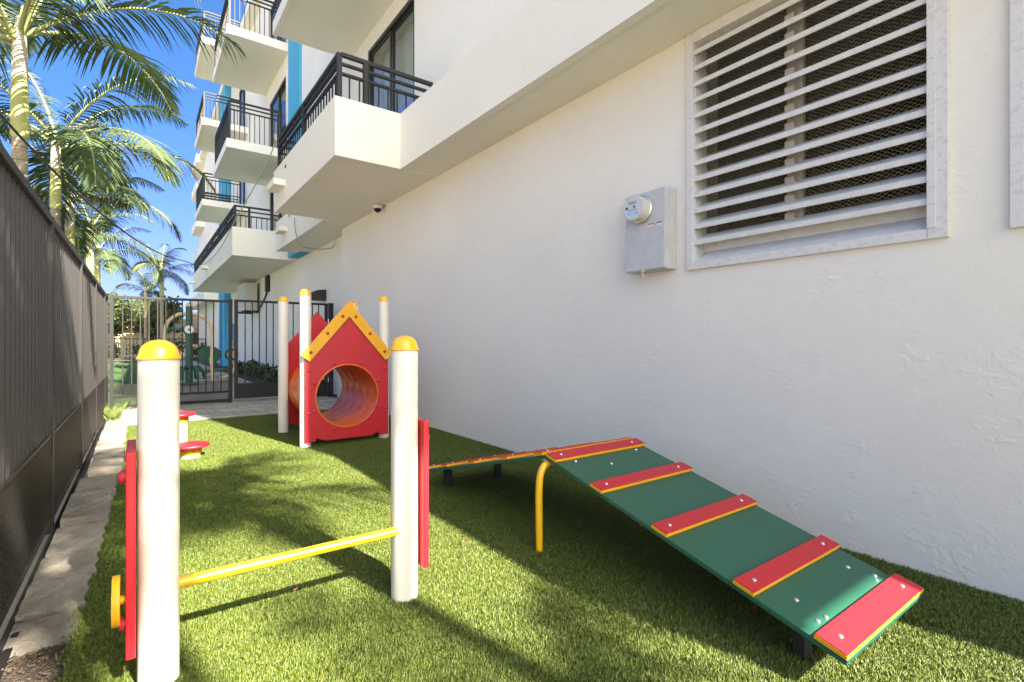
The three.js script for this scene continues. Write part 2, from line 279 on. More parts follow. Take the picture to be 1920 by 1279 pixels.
function louvre(L, withMesh) {
  const fr = 0.046, zf0 = L.z0 - 0.027, zf1 = L.z1 + 0.027, yb = L.y0 - 0.03, yt = SO - 0.003;
  const v = add('louvred_vent', merge([rbox(2.972, 3.06, yb, yt, zf0, zf0 + fr, 0.003), rbox(2.972, 3.06, yb, yt, zf1 - fr - 0.032, zf1, 0.003), rbox(2.974, 3.06, yb, yb + 0.05, zf0 + fr, zf1 - fr - 0.032, 0.003), rbox(2.974, 3.06, yt - 0.075, yt, zf0 + fr, zf1 - fr - 0.032, 0.003)]), M.aluminium);
  part(v, 'inner_lip', rbox(2.966, 2.972, yb + 0.05, yt, zf1 - fr - 0.032, zf1 - 0.045, 0.001), M.aluminium);
  const za = zf0 + fr, zb = zf1 - fr - 0.032, len = zb - za;
  const s = new THREE.Shape(); // blade in section: lip at the front, sloping up to the back
  s.moveTo(0, 0); s.lineTo(0.005, -0.002); s.lineTo(0.009, 0.0); s.lineTo(0.009, 0.024); s.lineTo(0.1, 0.076); s.lineTo(0.1, 0.081); s.lineTo(0.007, 0.031); s.lineTo(0, 0.029);
  const sg = new THREE.ExtrudeGeometry(s, { depth: len, bevelEnabled: false }); uvm(sg);
  for (let i = 0, y = L.y0 + 0.135; y < L.y1 - 0.03; i++, y += 0.106) piece(v, 'slat', sg, M.slat, 2.985, y, za);
  part(v, 'sill', merge([quad([2.985, yb + 0.05, za], [2.985, yb + 0.05, zb], [3.1, yb + 0.13, zb], [3.1, yb + 0.13, za]), quad([3.1, yb + 0.13, za], [3.1, yb + 0.13, zb], [3.1, L.y0 + 0.17, zb], [3.1, L.y0 + 0.17, za])]), std(lin(0.7, 0.69, 0.66), 0.6, { side: THREE.DoubleSide, map: scuff }));
  part(v, 'jamb', merge([box(3.0, 3.13, yb + 0.05, yt, za - 0.01, za + 0.004), box(3.0, 3.13, yb + 0.05, yt, zb - 0.004, zb + 0.01)]), M.slat);
  if (!withMesh) return;
  const zm = (za + zb) / 2 - 0.03, mm = std(lin(0.5, 0.47, 0.41), 0.6, { map: scuff });
  part(v, 'mullion', box(3.104, 3.137, L.y0 + 0.175, yt, zm - 0.045, zm + 0.045), mm);
  for (let y = L.y0 + 0.2; y < L.y1 - 0.03; y += 0.106) part(v, 'bracket', rbox(3.064, 3.1035, y, y + 0.045, zm - 0.04, zm + 0.015, 0.003, 1), mm);
  const wires = [], pitch = 0.034, h = L.y1 - L.y0, w = L.z1 - L.z0;
  for (const sgn of [1, -1]) for (let k = -h * 1.6; k < w + h * 1.6; k += pitch) {
    // wire z = z0 + k + sgn*slope*(y - y0), cut to the opening
    const sl = 1.55 * sgn; let y0 = 0, y1 = h; const zAt = y => k + sl * y;
    const yz = z => (z - k) / sl; const lo = Math.min(yz(0), yz(w)), hi = Math.max(yz(0), yz(w)); y0 = Math.max(y0, lo); y1 = Math.min(y1, hi); if (y1 - y0 < 0.01) continue;
    const A = V(3.145 + sgn * 0.001, L.y0 + y0, L.z0 + zAt(y0)), C = V(3.145 + sgn * 0.001, L.y0 + y1, L.z0 + zAt(y1)), l = A.distanceTo(C);
    const g = new THREE.BoxGeometry(0.003, 0.0034, l); g.lookAt(C.clone().sub(A)); g.translate((A.x + C.x) / 2, (A.y + C.y) / 2, (A.z + C.z) / 2); wires.push(g);
  }
  const bm = part(v, 'bird_mesh', merge(wires), M.wire); bm.userData.kind = 'stuff';
}
louvre(LV, true); louvre(LV2, false);

// ---------------------------------------------------------------- fixtures on the wall
{
  const m = thing('electric_meter', 'grey metal electric meter box with round glass dial on cream wall', 'meter', 3.0, 1.6, -2.33);
  const grey1 = std(lin(0.56, 0.56, 0.56), 0.4, { map: scuff });
  part(m, 'cabinet', rbox(2.885, 3.0, 1.6, 2.16, -2.505, -2.155, 0.006), grey1);
  part(m, 'cover', rbox(2.874, 2.8845, 1.606, 2.15, -2.5, -2.16, 0.004), grey1);
  part(m, 'hasp', merge([rbox(2.868, 2.886, 1.588, 1.622, -2.365, -2.335, 0.004), rbox(2.872, 2.882, 1.55, 1.59, -2.357, -2.343, 0.003)]), std(lin(0.5, 0.46, 0.36), 0.5));
  for (const [y, z] of [[1.68, -2.49], [1.75, -2.49], [1.83, -2.49], [1.68, -2.17], [1.85, -2.17], [2.13, -2.49]]) part(m, 'screw', new THREE.CylinderGeometry(0.005, 0.005, 0.004, 10).rotateZ(Math.PI / 2).translate(2.872, y, z), M.steel);
  const lathe = (pts, y, z) => new THREE.LatheGeometry(pts.map(([r, h]) => new THREE.Vector2(r, h)), 40).rotateZ(Math.PI / 2).translate(2.874, y, z);
  const dy = 2.035, dz = -2.355;
  part(m, 'collar', lathe([[0.0, 0.0], [0.094, 0.0], [0.098, 0.006], [0.102, 0.016], [0.096, 0.024], [0.088, 0.024]], dy, dz), M.steel);
  part(m, 'meter_body', lathe([[0.088, 0.02], [0.088, 0.088], [0.084, 0.095], [0.0, 0.095]], dy, dz), std(lin(0.6, 0.57, 0.5), 0.35));
  const cv = document.createElement('canvas'); cv.width = cv.height = 256; const c = cv.getContext('2d');
  c.fillStyle = '#c9ccce'; c.fillRect(0, 0, 256, 256); c.fillStyle = '#5a6d80'; c.fillRect(64, 60, 120, 12); c.fillRect(84, 80, 90, 8); c.fillStyle = '#22262a'; c.fillRect(28, 110, 34, 26); c.beginPath(); c.arc(150, 118, 14, 0, 7); c.fill(); c.fillStyle = '#6fa8d0'; c.fillRect(60, 170, 140, 34); c.fillStyle = '#f2f4f5'; c.fillRect(74, 178, 110, 5); c.fillRect(74, 190, 80, 5); c.fillStyle = '#48627e'; c.fillRect(70, 146, 120, 8);
  const ft = new THREE.CanvasTexture(cv); ft.colorSpace = THREE.SRGBColorSpace;
  part(m, 'dial_face', new THREE.CircleGeometry(0.08, 40).rotateY(-Math.PI / 2).translate(2.7775, dy, dz), std(0xffffff, 0.6, { map: ft }));
  part(m, 'glass_cover', lathe([[0.0885, 0.085], [0.0885, 0.112], [0.083, 0.122], [0.06, 0.128], [0.0, 0.13]], dy, dz), new THREE.MeshPhysicalMaterial({ color: 0xffffff, roughness: 0.02, transmission: 1, thickness: 0, ior: 1.45 }));
  const sc = document.createElement('canvas'); sc.width = 256; sc.height = 48; const q = sc.getContext('2d'); q.fillStyle = '#d9dadb'; q.fillRect(0, 0, 256, 48); q.fillStyle = '#b3372e'; q.fillRect(4, 4, 96, 16); q.fillStyle = '#222'; q.fillRect(150, 4, 100, 14); q.fillRect(112, 10, 22, 30); q.fillStyle = '#c9837c'; q.fillRect(150, 26, 90, 6);
  const st = new THREE.CanvasTexture(sc); st.colorSpace = THREE.SRGBColorSpace;
  part(m, 'warning_sticker', new THREE.PlaneGeometry(0.125, 0.024).rotateY(-Math.PI / 2).translate(2.8735, 1.915, -2.24), std(0xffffff, 0.6, { map: st }));
}
{
  const s = thing('security_camera', 'white dome security camera mounted under the balcony soffit', 'camera', 2.9, SO, -7.38);
  part(s, 'housing', new THREE.LatheGeometry([[0.0, 0], [0.075, 0], [0.078, -0.03], [0.075, -0.055], [0.06, -0.062]].map(a => new THREE.Vector2(...a)), 28).translate(2.9, SO, -7.38), std(lin(0.75, 0.74, 0.72), 0.4));
  part(s, 'dome', new THREE.SphereGeometry(0.058, 24, 12, 0, 6.2832, Math.PI / 2, Math.PI / 2).translate(2.9, SO - 0.06, -7.38), std(lin(0.01, 0.01, 0.012), 0.08));
}
{
  const w = thing('wall_light', 'dark wedge shaped wall light on the white wall above the gate', 'wall light', 3.2, 2.0, -11.2);
  const s = new THREE.Shape(); s.moveTo(0, 0); s.lineTo(0, 0.22); s.lineTo(-0.16, 0.2); s.quadraticCurveTo(-0.34, 0.12, -0.42, 0.02); s.lineTo(-0.3, 0);
  part(w, 'housing', new THREE.ExtrudeGeometry(s, { depth: 0.26, bevelEnabled: true, bevelSize: 0.01, bevelThickness: 0.01, bevelSegments: 2 }).translate(3.19, 1.98, -11.3), std(lin(0.035, 0.033, 0.03), 0.4));
  part(w, 'lens', box(2.93, 3.15, 1.962, 1.969, -11.27, -11.07), std(lin(0.6, 0.58, 0.5), 0.3));
}
{
  const a = thing('wall_condenser', 'beige air conditioner box bracketed high on the far white wall', 'air conditioner', 3.2, 2.1, -19);
  const am = std(lin(0.62, 0.6, 0.54), 0.6);
  part(a, 'case', rbox(2.74, 3.12, 2.12, 3.02, -19.9, -18.4, 0.02), am);
  part(a, 'bracket', merge([box(2.72, 3.2, 2.06, 2.115, -19.7, -19.6), box(2.72, 3.2, 2.06, 2.115, -18.7, -18.6)]), M.rail);
  for (let i = 0; i < 9; i++) part(a, 'grille_bar', box(2.722, 2.738, 2.25 + i * 0.08, 2.28 + i * 0.08, -19.7, -18.6), am);
  const c = thing('cable_bundle', 'dark cables running down the white wall beside the air conditioner', 'cable', 3.18, 2.0, -17.4);
  part(c, 'cable', tube([[3.17, 3.16, -16.9], [3.16, 2.85, -16.95], [3.17, 2.6, -17.2], [3.16, 2.3, -17.9], [3.12, 2.05, -18.6]], 0.025, 40, 6), M.black);
  part(c, 'junction', rbox(3.08, 3.2, 2.62, 3.1, -17.0, -16.8, 0.02), M.black);
}
tag(part(scene, 'overhead_cable', tube([[-2.2, 4.6, 1.5], [-1.5, 3.62, -3], [-1.0, 3.115, -6.3], [-0.42, 3.04, -10.2], [0.4, 3.24, -15], [1.2, 3.56, -18.6], [1.62, 3.66, -20.2]], 0.014, 90, 6), M.black), 'black cable sagging over the fence towards the far balcony', 'cable');
tag(part(scene, 'loose_cable', tube([[1.62, 3.66, -20.2], [1.67, 3.5, -17], [1.66, 3.52, -14.4], [1.6, 3.62, -12], [1.66, 3.9, -10], [1.71, 4.12, -9.0], [1.74, 4.28, -8.75]], 0.011, 70, 6), std(lin(0.42, 0.42, 0.42), 0.6)), 'grey cable strung between the corners of two balconies', 'cable');
tag(part(scene, 'looped_cable', tube([[2.46, 3.55, -10.6], [2.44, 3.2, -10.4], [2.5, 2.96, -10.3], [2.75, 2.9, -10.2], [3.1, 2.98, -10.3], [3.19, 3.1, -10.4]], 0.008, 40, 6), std(lin(0.2, 0.2, 0.2), 0.6)), 'thin cable hanging in a loop under the balcony soffit', 'cable');

// ---------------------------------------------------------------- fences and gate
const picketG = (h, t = 0.019) => uvm(new THREE.BoxGeometry(t, h, t));
function meshPanel(along, fixed, a0, a1, y0, y1, horizontal) { // expanded metal: strands with real width; along = 'z' or 'x'
  const out = [], P = 0.03, S = 0.62;
  for (const sgn of [1, -1]) for (let k = -(y1 - y0) / S; k < (a1 - a0) + (y1 - y0) / S; k += P) {
    const at = y => k + sgn * (y - y0) / S; let ya = y0, yb = y1; const inv = a => y0 + (a - k) * S * sgn; const lo = Math.min(inv(0), inv(a1 - a0)), hi = Math.max(inv(0), inv(a1 - a0)); ya = Math.max(ya, lo); yb = Math.min(yb, hi); if (yb - ya < 0.004) continue;
    const p = along === 'z' ? [V(fixed, ya, a0 + at(ya)), V(fixed, yb, a0 + at(yb))] : [V(a0 + at(ya), ya, fixed), V(a0 + at(yb), yb, fixed)];
    const l = p[0].distanceTo(p[1]), g = new THREE.BoxGeometry(0.004, 0.0045, l); g.lookAt(p[1].clone().sub(p[0])); g.translate((p[0].x + p[1].x) / 2, (p[0].y + p[1].y) / 2, (p[0].z + p[1].z) / 2); out.push(g);
  }
  return merge(out);
}
{ // long fence on the left, x = -0.41
  const f = thing('metal_fence', 'long dark bronze picket fence with mesh skirt along the concrete edging', 'fence', -0.41, 0, -6);
  const X0 = -0.425, H = 1.815, posts = [-0.26, -2.09, -3.92, -5.75, -7.58, -9.41, -10.2];
  const pg = uvm(new THREE.BoxGeometry(0.05, H, 0.05)), kg = picketG(H - 0.14);
  for (const z of posts) piece(f, 'post', pg, M.bronze, X0, H / 2, z);
  for (let i = 0; i + 1 < posts.length; i++) {
    const a = posts[i + 1] + 0.026, b = posts[i] - 0.026;
    part(f, 'top_rail', rbox(X0 - 0.024, X0 + 0.024, H - 0.04, H, a, b, 0.003, 1), M.bronze);
    part(f, 'bottom_rail', rbox(X0 - 0.02, X0 + 0.02, 0.065, 0.105, a, b, 0.003, 1), M.bronze);
    part(f, 'skirt_rail', rbox(X0 + 0.012, X0 + 0.02, 0.555, 0.572, a, b, 0.002, 1), M.bronze);
    const n = Math.round((b - a) / 0.098);
    for (let k = 1; k < n; k++) piece(f, 'picket', kg, M.bronze, X0, 0.105 + (H - 0.145) / 2, a + (b - a) * k / n);
    const mp = part(f, 'mesh_skirt', meshPanel('z', X0 + 0.0165, a, b, 0.11, 0.553), M.bronzeMesh); mp.userData.kind = 'stuff';
  }
  part(f, 'ground_channel', merge([box(X0 + 0.03, X0 + 0.034, 0.0, 0.05, -10.2, -0.3), box(X0 + 0.0345, X0 + 0.06, 0.0, 0.004, -10.2, -0.3)]), M.bronze);
}
function crossPanel(f, x0, x1, z, H, step, low) {
  const pg = picketG(H - low - 0.03, 0.017), n = Math.round((x1 - x0) / step);
  part(f, 'top_rail', rbox(x0, x1, H - 0.04, H, z - 0.02, z + 0.02, 0.003, 1), M.gateMetal);
  for (let k = 1; k < n; k++) piece(f, 'picket', pg, M.gateMetal, x0 + (x1 - x0) * k / n, low + (H - low - 0.04) / 2, z);
}
{
  const z = -10.2, H = 1.83, f = thing('cross_fence', 'dark metal picket fence panel with mesh foot beside the gate', 'fence', 0.5, 0, z);
  const pg = uvm(new THREE.BoxGeometry(0.06, H + 0.02, 0.06)); piece(f, 'post', pg, M.gateMetal, 1.295, (H + 0.02) / 2, z); piece(f, 'post', uvm(new THREE.BoxGeometry(0.05, H, 0.05)), M.gateMetal, -0.36, H / 2, z);
  crossPanel(f, -0.335, 1.265, z, H, 0.118, 0.24);
  part(f, 'bottom_rail', rbox(-0.335, 1.265, 0.2, 0.235, z - 0.018, z + 0.018, 0.003, 1), M.gateMetal);
  part(f, 'foot_rail', rbox(-0.335, 1.265, 0.04, 0.085, z - 0.018, z + 0.018, 0.003, 1), M.gateMetal);
  const mp = part(f, 'mesh_skirt', meshPanel('x', z + 0.022, -0.335, 1.265, 0.05, 0.42), M.bronzeMesh); mp.userData.kind = 'stuff';
  const g = thing('metal_gate', 'dark metal picket gate with solid kick plate beside the building wall', 'gate', 2.1, 0, z);
  const gp = uvm(new THREE.BoxGeometry(0.055, H - 0.06, 0.045)); for (const x of [1.385, 2.955]) piece(g, 'stile', gp, M.gateMetal, x, 0.08 + (H - 0.06) / 2, z);
  crossPanel(g, 1.413, 2.927, z, H + 0.02, 0.12, 0.36);
  part(g, 'kick_plate', rbox(1.413, 2.927, 0.08, 0.35, z - 0.012, z + 0.012, 0.003, 1), M.gateMetal);
  part(g, 'latch', merge([rbox(1.345, 1.36, 1.0, 1.1, z - 0.02, z + 0.05, 0.004), rbox(1.345, 1.41, 1.0, 1.1, z + 0.024, z + 0.04, 0.004)]), M.black);
  const p2 = thing('gate_post', 'dark square metal post between gate and white wall', 'post', 3.06, 0, z);
  part(p2, 'shaft', rbox(3.0, 3.09, 0, H + 0.03, z - 0.03, z + 0.03, 0.003, 1), M.gateMetal);
  part(p2, 'hinge', merge([0.35, 1.5].map(y => new THREE.CylinderGeometry(0.012, 0.012, 0.09, 10).translate(2.99, y, z + 0.02))), M.steel);
}

// ---------------------------------------------------------------- agility play equipment
const dome = (r, x, y, z, m = 1) => new THREE.SphereGeometry(r, 14, 8, 0, 6.2832, 0, Math.PI / 2);
function roundPost(parent, x, z, h, r = 0.057) {
  const p = part(parent, 'post', new THREE.CylinderGeometry(r, r, h - 0.05, 48, 1, true).translate(x, (h - 0.05) / 2, z), M.post);
  part(p, 'cap', new THREE.LatheGeometry([[r + 0.0012, -0.006], [r + 0.004, -0.005], [r + 0.0045, 0.0], [r + 0.003, 0.004], [r * 0.985, 0.01], [r * 0.93, 0.026], [r * 0.8, 0.04], [r * 0.58, 0.051], [r * 0.3, 0.0575], [0, 0.0595]].map(a => new THREE.Vector2(...a)), 48).translate(x, h - 0.058, z), M.cap);
  return p;
}
const boltG = (() => { const g = new THREE.LatheGeometry([[0.017, 0], [0.0165, 0.005], [0.013, 0.01], [0.007, 0.0125], [0, 0.013]].map(a => new THREE.Vector2(...a)), 14); return g; })();
{
  const j = thing('jump_hurdle', 'agility jump with two cream capped posts, red side boards and yellow crossbar', 'hurdle', 0.48, 0, -2.02);
  roundPost(j, 0.92, -2.035, 1.125); roundPost(j, 0.05, -2.0, 1.105);
  part(j, 'crossbar', new THREE.CylinderGeometry(0.0185, 0.0185, 0.81, 20).rotateZ(Math.PI / 2).translate(0.485, 0.298, -2.017), M.yellowTube);
  for (const [x, z, s] of [[0.992, -2.035, 1], [-0.022, -2.0, -1]]) {
    const b = part(j, 'side_board', rbox(x - 0.0125, x + 0.0125, 0.128, 0.76, z - 0.2, z + 0.065, 0.004), M.red);
    for (const y of [0.225, 0.68]) { const g = boltG.clone().scale(1.3, 1.7, 1.3).rotateZ(-s * Math.PI / 2).translate(x + s * 0.0125, y, z + 0.02); part(b, 'bolt', g, M.boltRed); }
    if (s < 0) part(b, 'adjusting_disc', new THREE.CylinderGeometry(0.075, 0.075, 0.02, 40).rotateZ(Math.PI / 2).translate(x + s * 0.036, 0.3, z + 0.02), M.yellow);
    if (s < 0) part(b, 'spindle', new THREE.CylinderGeometry(0.014, 0.014, 0.014, 16).rotateZ(Math.PI / 2).translate(x + s * 0.0195, 0.3, z + 0.02), M.yellow);
  }
}
{ // red house with tunnel
  const h = thing('tunnel_house', 'red and yellow playhouse with orange crawl tunnel and four capped posts', 'playhouse', 1.81, 0, -6.03);
  roundPost(h, 1.385, -5.51, 1.645); roundPost(h, 1.395, -6.56, 1.645); roundPost(h, 2.245, -5.53, 1.62); roundPost(h, 2.255, -6.56, 1.62);
  const outline = () => {
    const s = new THREE.Shape(); s.moveTo(-0.445, 0.066); s.lineTo(-0.345, 0.066); s.lineTo(-0.335, 0.102); s.lineTo(-0.245, 0.066); s.lineTo(0.245, 0.066); s.lineTo(0.335, 0.102); s.lineTo(0.345, 0.066); s.lineTo(0.445, 0.066);
    s.lineTo(0.445, 0.955); s.lineTo(0, 1.475); s.lineTo(-0.445, 0.955); s.closePath();
    const c = new THREE.Path(); c.absarc(-0.01, 0.52, 0.33, 0, Math.PI * 2, true); s.holes.push(c); return s;
  };
  const ex = { depth: 0.019, bevelEnabled: true, bevelSize: 0.003, bevelThickness: 0.003, bevelSegments: 2, curveSegments: 48 };
  const panel = (name, z) => part(h, name, uvm(new THREE.ExtrudeGeometry(outline(), ex)).translate(1.81, 0, z), M.red);
  const fp = panel('front_panel', -5.45), rp = panel('rear_panel', -6.64);
  const boltAt = (pr, x, y, z) => piece(pr, 'bolt', boltF, M.boltRed, x, y, z);
  const boltF = boltG.clone().rotateX(Math.PI / 2);
  for (let k = 0; k < 8; k++) { const a = k * Math.PI / 4 + 0.39; boltAt(fp, 1.8 + 0.375 * Math.cos(a), 0.52 + 0.375 * Math.sin(a), -5.428); boltAt(rp, 1.8 + 0.375 * Math.cos(a), 0.52 + 0.375 * Math.sin(a), -6.618); }
  for (const y of [0.36, 0.8]) for (const x of [1.4, 2.22]) { boltAt(fp, x, y, -5.428); }
  for (const [x, y] of [[1.73, 1.28], [1.88, 1.28], [1.49, 0.98]]) boltAt(rp, x, y, -6.618);
  for (const s of [-1, 1]) { // gable trim boards on the front
    const len = 0.7, g = rbox(-len / 2, len / 2, -0.052, 0.052, -0.011, 0.011, 0.003);
    const sh = new THREE.Shape(); const ang = Math.atan2(1.475 - 0.955, 0.445);
    const e = [Math.cos(ang), Math.sin(ang)], n = [-Math.sin(ang), Math.cos(ang)];
    // board in the plane: outer edge along the roof line, inner edge 0.1 lower, mitred at the ridge
    const at = (u, w) => [-0.46 + e[0] * u + n[0] * w, 0.965 + e[1] * u + n[1] * w];
    const A = at(-0.02, 0.02), D = at(-0.02, -0.085), ridge = w => { const u = (0.46 - 0.001 - n[0] * w) / e[0]; return at(u, w); }, R1 = ridge(0.02), R2 = ridge(-0.085);
    sh.moveTo(A[0] * s * -1, A[1]); sh.lineTo(D[0] * s * -1, D[1]); sh.lineTo(R2[0] * s * -1, R2[1]); sh.lineTo(R1[0] * s * -1, R1[1]); sh.closePath();
    const t = part(h, 'gable_trim', uvm(new THREE.ExtrudeGeometry(sh, { ...ex, depth: 0.016 })).translate(1.81, 0, -5.424), M.yellow);
    for (const u of [0.06, 0.32, 0.56]) { const p = at(u, -0.033); boltAt(t, 1.81 - s * p[0] * 1, p[1], -5.4045); }
  }
  const R = 0.336, prof = []; // tunnel: soft ribs along the length
  for (let i = 0; i <= 60; i++) { const t = i / 60; prof.push([R - 0.006 * Math.cos(t * Math.PI * 10), t * 1.19]); }
  for (let i = 60; i >= 0; i--) { const t = i / 60; prof.push([R + 0.012 - 0.006 * Math.cos(t * Math.PI * 10), t * 1.19]); } prof.push(prof[0]);
  part(h, 'tunnel', new THREE.LatheGeometry(prof.map(a => new THREE.Vector2(...a)), 72).rotateX(-Math.PI / 2).translate(1.8, 0.52, -5.436), M.orange);
  part(h, 'tunnel_rim', new THREE.TorusGeometry(0.333, 0.009, 10, 72).translate(1.8, 0.52, -5.43), M.orange);
}
{ // A-frame ramp
  const r = thing('a_frame_ramp', 'green A-frame dog ramp with red slats and yellow bent legs', 'ramp', 2.1, 0, -2.06);
  const x0 = 1.73, x1 = 2.43, PK = [-2.06, 0.498], E1 = [-0.635, 0.132], E2 = [-3.49, 0.13];
  const slatFace = M.red, W = x1 - x0;
  for (const [e, name, s] of [[E1, 'ramp_board', 1], [E2, 'ramp_board', -1]]) {
    const len = Math.hypot(e[0] - PK[0], e[1] - PK[1]), ang = Math.atan2(PK[1] - e[1], Math.abs(e[0] - PK[0]));
    // local frame: u runs down the slope from the peak, w is up from the board
    const place = (g) => { g.rotateX(s * ang); return g.translate(0, PK[1], PK[0]); };
    const b = part(r, name, uvm(place(rbox(x0, x1, -0.02, 0, s > 0 ? 0.004 : -len, s > 0 ? len : -0.004, 0.003))), M.green);
    const us = [0.012, 0.345, 0.715, 1.09, len - 0.1];
    us.forEach((u, i) => {
      const w = i === 4 ? 0.098 : 0.08, a = s > 0 ? u : -u - w, c = a + w;
      const sl = part(b, 'slat', place(rbox(x0 - 0.006, x1 + 0.006, 0.001, 0.015, a, c, 0.002)), M.yellow);
      part(sl, 'slat_face', place(rbox(x0 - 0.005, x1 + 0.005, 0.0153, 0.0195, a + 0.001, c - 0.001, 0.0018)), slatFace);
      for (const x of [x0 + 0.065, x1 - 0.075]) part(sl, 'bolt', place(boltG.clone().scale(0.5, 0.4, 0.5).translate(x, 0.0195, (a + c) / 2)), M.steel);
      if (i === 0) for (const x of [x0 + 0.12, x1 - 0.1]) part(sl, 'bolt', place(boltG.clone().scale(0.5, 0.5, 0.5).translate(x, 0.0, a + s * (s > 0 ? 0.1 : -0.02) )), M.steel);
    });
    if (s > 0) for (const [u, x] of [[len - 0.22, x0 + 0.14], [len - 0.13, x0 + 0.1], [len - 0.125, x0 + 0.15], [len - 0.22, x1 - 0.12], [len - 0.14, x1 - 0.07], [len - 0.125, x1 - 0.1], [0.2, x0 + 0.3]]) part(b, 'bolt', place(boltG.clone().scale(0.5, 0.45, 0.5).translate(x, 0, u)), M.steel);
    const zf = s > 0 ? -0.83 : -3.37, yf = 0.128 + Math.abs(zf - e[0]) * Math.tan(ang) - 0.028;
    for (const x of [1.875, 2.33]) part(r, 'foot', rbox(x - 0.028, x + 0.028, -0.01, yf, zf - 0.02, zf + 0.02, 0.003, 1), M.black);
  }
  for (const s of [-1, 1]) {
    const f = u => 2.1 + s * u;
    part(r, 'leg', tube([[f(0.413), -0.02, -2.055], [f(0.414), 0.15, -2.055], [f(0.414), 0.33, -2.055], [f(0.405), 0.4, -2.055], [f(0.385), 0.438, -2.055], [f(0.35), 0.456, -2.055], [f(0.2), 0.458, -2.055]], 0.019, 40, 14), M.yellowTube);
  }
  part(r, 'cross_tube', new THREE.CylinderGeometry(0.0185, 0.0185, 0.42, 16).rotateZ(Math.PI / 2).translate(2.1, 0.458, -2.055), M.black);
}
{ // stepping pods
  const pod = (x, z, h, r, label, tall) => {
    const p = thing('stepping_pod', label, 'stepping pod', x, 0, z, 'stepping pods on the turf');
    const L = (pts) => new THREE.LatheGeometry(pts.map(a => new THREE.Vector2(...a)), 36).translate(x, 0, z);
    part(p, 'base', L([[0.082, 0], [0.082, h - 0.075]]), M.post);
    part(p, 'collar', L([[0.083, h - 0.095], [0.092, h - 0.093], [0.094, h - 0.06], [0.1, h - 0.036], [0, h - 0.034]]), M.yellow);
    part(p, 'disc', L([[0, h - 0.033], [r * 0.9, h - 0.033], [r * 0.985, h - 0.028], [r, h - 0.017], [r * 0.985, h - 0.006], [r * 0.93, h], [0, h]]), M.red);
  };
  pod(0.385, -5.66, 0.135, 0.16, 'low red disc stepping pod nearest the jump hurdle');
  pod(0.33, -6.45, 0.34, 0.155, 'tall red disc stepping pod on a cream stem', true);
  pod(0.31, -7.25, 0.19, 0.15, 'red disc stepping pod half hidden behind the tall one');
}

// ---------------------------------------------------------------- fitness equipment beyond the gate
{
  const gm = std(lin(0.012, 0.085, 0.05), 0.4), tm = std(lin(0.6, 0.46, 0.27), 0.5), bm = M.black;
  const f = thing('exercise_station', 'tall green exercise station post with tan curved tubes beyond the gate', 'exercise machine', 1.0, 0, -15.1);
  part(f, 'mast', new THREE.CylinderGeometry(0.075, 0.085, 2.0, 20).translate(1.0, 1.0, -15.1), gm);
  part(f, 'mast_cap', new THREE.SphereGeometry(0.078, 16, 10).translate(1.0, 2.0, -15.1), tm);
  for (const s of [-1, 1]) part(f, 'curved_tube', tube([[1.0 + s * 0.07, 1.8, -15.1], [1.0 + s * 0.25, 1.76, -15.1], [1.0 + s * 0.44, 1.58, -15.1], [1.0 + s * 0.5, 1.3, -15.1], [1.0 + s * 0.5, 0.7, -15.1], [1.0 + s * 0.52, 0.06, -15.1]], 0.045, 40, 10), tm);
  part(f, 'dial', new THREE.CylinderGeometry(0.1, 0.1, 0.03, 24).rotateX(Math.PI / 2).translate(0.99, 1.4, -14.98), std(lin(0.7, 0.7, 0.68), 0.5));
  part(f, 'dial_hub', new THREE.CylinderGeometry(0.022, 0.022, 0.05, 12).rotateX(Math.PI / 2).translate(0.99, 1.4, -14.97), bm);
  for (let k = 0; k < 6; k++) { const a = k * Math.PI / 3; part(f, 'pedal', tube([[1 + 0.06 * Math.cos(a), 0.42, -15.1 + 0.06 * Math.sin(a)], [1 + 0.2 * Math.cos(a), 0.46, -15.1 + 0.2 * Math.sin(a)], [1 + 0.3 * Math.cos(a), 0.34, -15.1 + 0.3 * Math.sin(a)], [1 + 0.33 * Math.cos(a), 0.14, -15.1 + 0.33 * Math.sin(a)]], 0.035, 14, 8), gm); }
  part(f, 'base_plate', new THREE.CylinderGeometry(0.2, 0.24, 0.05, 20).translate(1, 0.025, -15.1), gm);
  for (const s of [-1, 1]) part(f, 'hand_grip', tube([[0.75 + s * 0.2, 1.32, -15.1], [0.75 + s * 0.12, 1.42, -15.05], [0.75, 1.36, -15.0]], 0.05, 14, 8), gm);
  const q = thing('seated_press', 'green seated leg press machine with tan tubes near the far blue pilaster', 'exercise machine', 1.75, 0, -18);
  part(q, 'backrest', new THREE.CylinderGeometry(0.27, 0.27, 0.06, 32).rotateX(Math.PI / 2).scale(1.15, 1, 1).translate(1.72, 0.69, -17.96), gm);
  part(q, 'seat', rbox(1.35, 2.1, 0.2, 0.27, -17.9, -17.4, 0.03, 3), gm);
  part(q, 'tube_frame', merge([tube([[1.3, 0.02, -17.6], [1.5, 0.14, -17.6], [1.72, 0.24, -17.65], [1.74, 0.6, -17.9]], 0.04, 20, 8), tube([[1.9, 0.02, -17.2], [2.2, 0.1, -17.2], [2.3, 0.35, -17.2], [2.25, 0.75, -17.2]], 0.045, 20, 8)]), tm);
  part(q, 'wheel', new THREE.TorusGeometry(0.15, 0.035, 10, 28).translate(2.2, 0.72, -17.1), gm);
  part(q, 'wheel_plate', new THREE.CylinderGeometry(0.13, 0.13, 0.03, 24).rotateX(Math.PI / 2).translate(2.2, 0.72, -17.1), tm);
}

